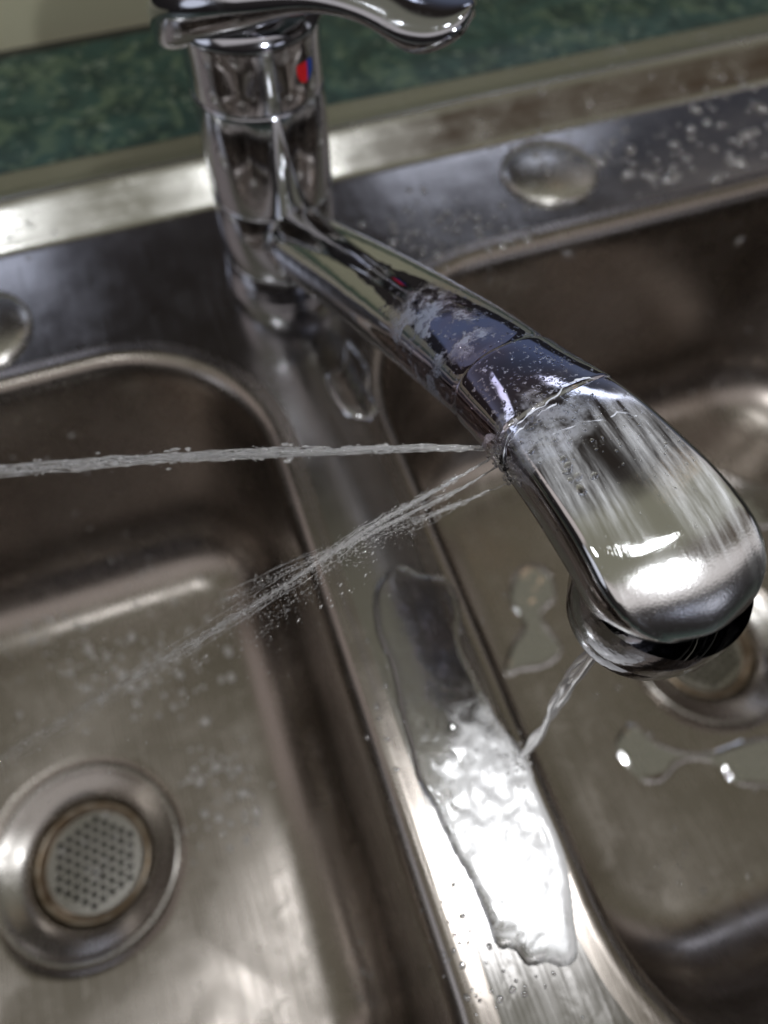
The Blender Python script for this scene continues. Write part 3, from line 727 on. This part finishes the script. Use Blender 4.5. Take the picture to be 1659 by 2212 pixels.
def jet(label, pts, n, core_r, spread0, spread1, nst, ndrop, seed, solid_to=0.25, dr=(0.12, 0.45), foam=M_JET, spow=1.0, fstart=0.25):
    """bundle of thin wavering strands that breaks up into droplets"""
    rd = random.Random(seed); P = path_of(pts, n); V, Fc = [], []
    frames = []
    for i, c in enumerate(P):
        t = (P[min(n - 1, i + 1)] - P[max(0, i - 1)]).normalized(); x = Vector((0, 0, 1)); x = (x - t * x.dot(t)).normalized(); frames.append((t, x, t.cross(x)))
    def off(i, a, r):
        t, x, y = frames[i]; return P[i] + x * (r * math.cos(a)) + y * (r * math.sin(a))
    for k in range(nst):
        a0 = rd.uniform(0, 2 * PI); tw = rd.uniform(-5, 5); rr_ = rd.random() ** 0.6; i0 = 0 if k < nst * 0.15 else int(rd.uniform(0.06, 0.75) * n)
        ln = int(n * (rd.uniform(0.25, 0.6))); i1 = min(n, i0 + ln); 
        if k == 0: i0, i1, rr_ = 0, int(n * solid_to) + 2, 0
        if i1 - i0 < 4: continue
        rings = []; sd = rd.uniform(0, 99)
        for i in range(i0, i1):
            f = i / n; sp_ = (spread0 + (spread1 - spread0) * f ** spow) * rr_; c = off(i, a0 + tw * f, sp_); t, x, y = frames[i]
            e = min(1, (i - i0 + 0.4) / 4, (i1 - i) / 6)
            rad = core_r * ((0.95 + 0.25 * noise.noise(Vector((i * 0.08, sd, 0)))) if k == 0 else 0.38 * (0.65 + 0.8 * abs(noise.noise(Vector((i * 0.24, sd, 0)))))) * e
            wv = 0.25 + 1.3 * f * spread0
            c = c + x * (wv * noise.noise(Vector((i * 0.1, sd, 5)))) + y * (wv * noise.noise(Vector((i * 0.1, sd, 9))))
            rings.append([tuple(c + x * (rad * math.cos(2 * PI * q / 8)) + y * (rad * (0.7 + 0.3 * math.sin(i * 0.5 + sd)) * math.sin(2 * PI * q / 8))) for q in range(8)])
        v, fc = loft(rings, True, True, True); o_ = len(V); V += v; Fc += [tuple(q + o_ for q in ff) for ff in fc]
    for _ in range(ndrop):
        f = fstart + (1 - fstart) * rd.random(); i = min(n - 1, int(f * n)); sp_ = (spread0 + (spread1 - spread0) * f ** spow) * min(1.9, abs(rd.gauss(0, 0.62))) * (0.8 + 0.7 * noise.noise(Vector((f * 38, seed, 0))))
        c = off(i, rd.uniform(0, 2 * PI), sp_); add_ball(V, Fc, c, dr[0] + (dr[1] - dr[0]) * rd.random() ** 3, frames[i][0], rd.uniform(1.0, 2.0 + 3.5 * f))
    o = mesh_obj('water_jet', V, Fc, foam); tag(o, label, 'water jet', 'water jets spraying from the crack in the spout')
    return o
jet('upper, nearly level jet of water shooting left from the cracked spout', [(1062, 968, 93), (900, 968, 90), (600, 978, 84), (300, 996, 75), (-60, 1024, 62)], 260, 0.72, 0.3, 1.9, 34, 1500, 1, 0.45, (0.10, 0.48), spow=0.8)
jet('main lower jet of water fanning down left over the bowl', [(1068, 984, 92), (960, 1048, 90), (800, 1140, 84), (600, 1275, 70), (350, 1430, 48), (-60, 1680, 0)], 320, 0.26, 0.4, 3.8, 14, 6500, 2, 0.45, (0.035, 0.115), spow=1.25, fstart=0.16)
jet('thin twisted jet leaving just below the main one', [(1078, 1006, 91), (1000, 1052, 89), (900, 1102, 86), (760, 1172, 79), (640, 1225, 70), (480, 1300, 55)], 170, 0.26, 0.25, 3.0, 10, 1300, 3, 0.55, (0.04, 0.13), spow=1.4)
jet('lowest, finest jet of droplets leaving the spout', [(1105, 1040, 91), (1020, 1075, 89), (930, 1115, 86), (820, 1160, 80), (700, 1240, 70), (560, 1370, 50)], 190, 0.20, 0.25, 6.0, 8, 1100, 4, 0.40, (0.04, 0.13), spow=1.6)
# mist shed under the lower jets
V, Fc = [], []; rd = random.Random(11)
for _ in range(300):
    t = rd.random(); u = 830 - 800 * t + rd.gauss(0, 30); v = 1170 + 430 * t + abs(rd.gauss(0, 45 + 60 * t)) * (1 if rd.random() < 0.75 else -0.7); z = 78 - 60 * t + rd.gauss(0, 4)
    add_ball(V, Fc, back(u, v, z), 0.06 + 0.16 * rd.random() ** 3, Vector((-0.75, -0.55, -0.36)).normalized(), rd.uniform(1, 3.5))
tag(mesh_obj('spray_mist', V, Fc, M_JET), 'fine stray droplets drifting under the lower water jets', 'spray', None, 'stuff')
# splashing bead cluster at the crack mouth
V, Fc = [], []
for u, v, cnt in ((1060, 972, 26), (1075, 995, 26), (1092, 1025, 18), (1104, 1042, 12)):
    for _ in range(cnt):
        h, nr = on_spout(u + rd.gauss(8, 8), v + rd.gauss(0, 8))
        if h: add_ball(V, Fc, h + nr * rd.uniform(0, 0.8), rd.uniform(0.15, 0.5))
tag(mesh_obj('leak_beads', V, Fc, M_WATER), 'cluster of water beads at the mouth of the crack', 'water drops', None, 'stuff')
# stream falling from the aerator
TOPP = Vector((OX - 7.5, OY - 2.5, 80)); BOT = back(1128, 1632, 0.4); V, Fc = [], []
n = 90
for k in range(5):
    sd = k * 3.7; rings = []
    for i in range(n):
        t = i / (n - 1); c = TOPP.lerp(BOT, t) + Vector((0, 0, 4.0 * t * (1 - t)))
        R_ = (3.2 * (1 - t) ** 0.8 + 0.7) * (0.75 + 0.35 * math.sin(t * 13 + sd)) * (0 if k == 0 else 0.75)
        a = sd * 1.7 + t * 6.0
        c = c + Vector((math.cos(a), math.sin(a), 0)) * R_
        r_ = (1.5 if k == 0 else 1.0) * (0.75 + 0.5 * abs(math.sin(t * 9 + sd))) * (0.55 + 0.6 * noise.noise(Vector((t * 7, sd, 1))) + 0.3)
        r_ = max(0.25, r_)
        rings.append([(c.x + r_ * math.cos(2 * PI * q / 12 + a), c.y + 0.6 * r_ * math.sin(2 * PI * q / 12 + a), c.z) for q in range(12)])
    v, fc = loft(rings, True, True, True); o_ = len(V); V += v; Fc += [tuple(q + o_ for q in ff) for ff in fc]
tag(mesh_obj('water_stream', V, Fc, M_FOAM), 'twisted stream of water falling from the aerator onto the sink divider', 'water stream')

# beads thrown up where the stream lands
V, Fc = [], []
for _ in range(70):
    a = rd.uniform(0, 2 * PI); d = abs(rd.gauss(0, 4.5)); x, y = BOT.x - 2 + d * math.cos(a), BOT.y + d * math.sin(a)
    c, nr = surf(x, y)
    if c.z < -3: continue
    add_ball(V, Fc, Vector((x, y, c.z + 0.8 + abs(rd.gauss(0, 1.6)))), 0.15 + 0.45 * rd.random() ** 2)
tag(mesh_obj('splash_beads', V, Fc, M_FOAM), 'beads of splashing water where the stream hits the divider puddle', 'splash', None, 'stuff')
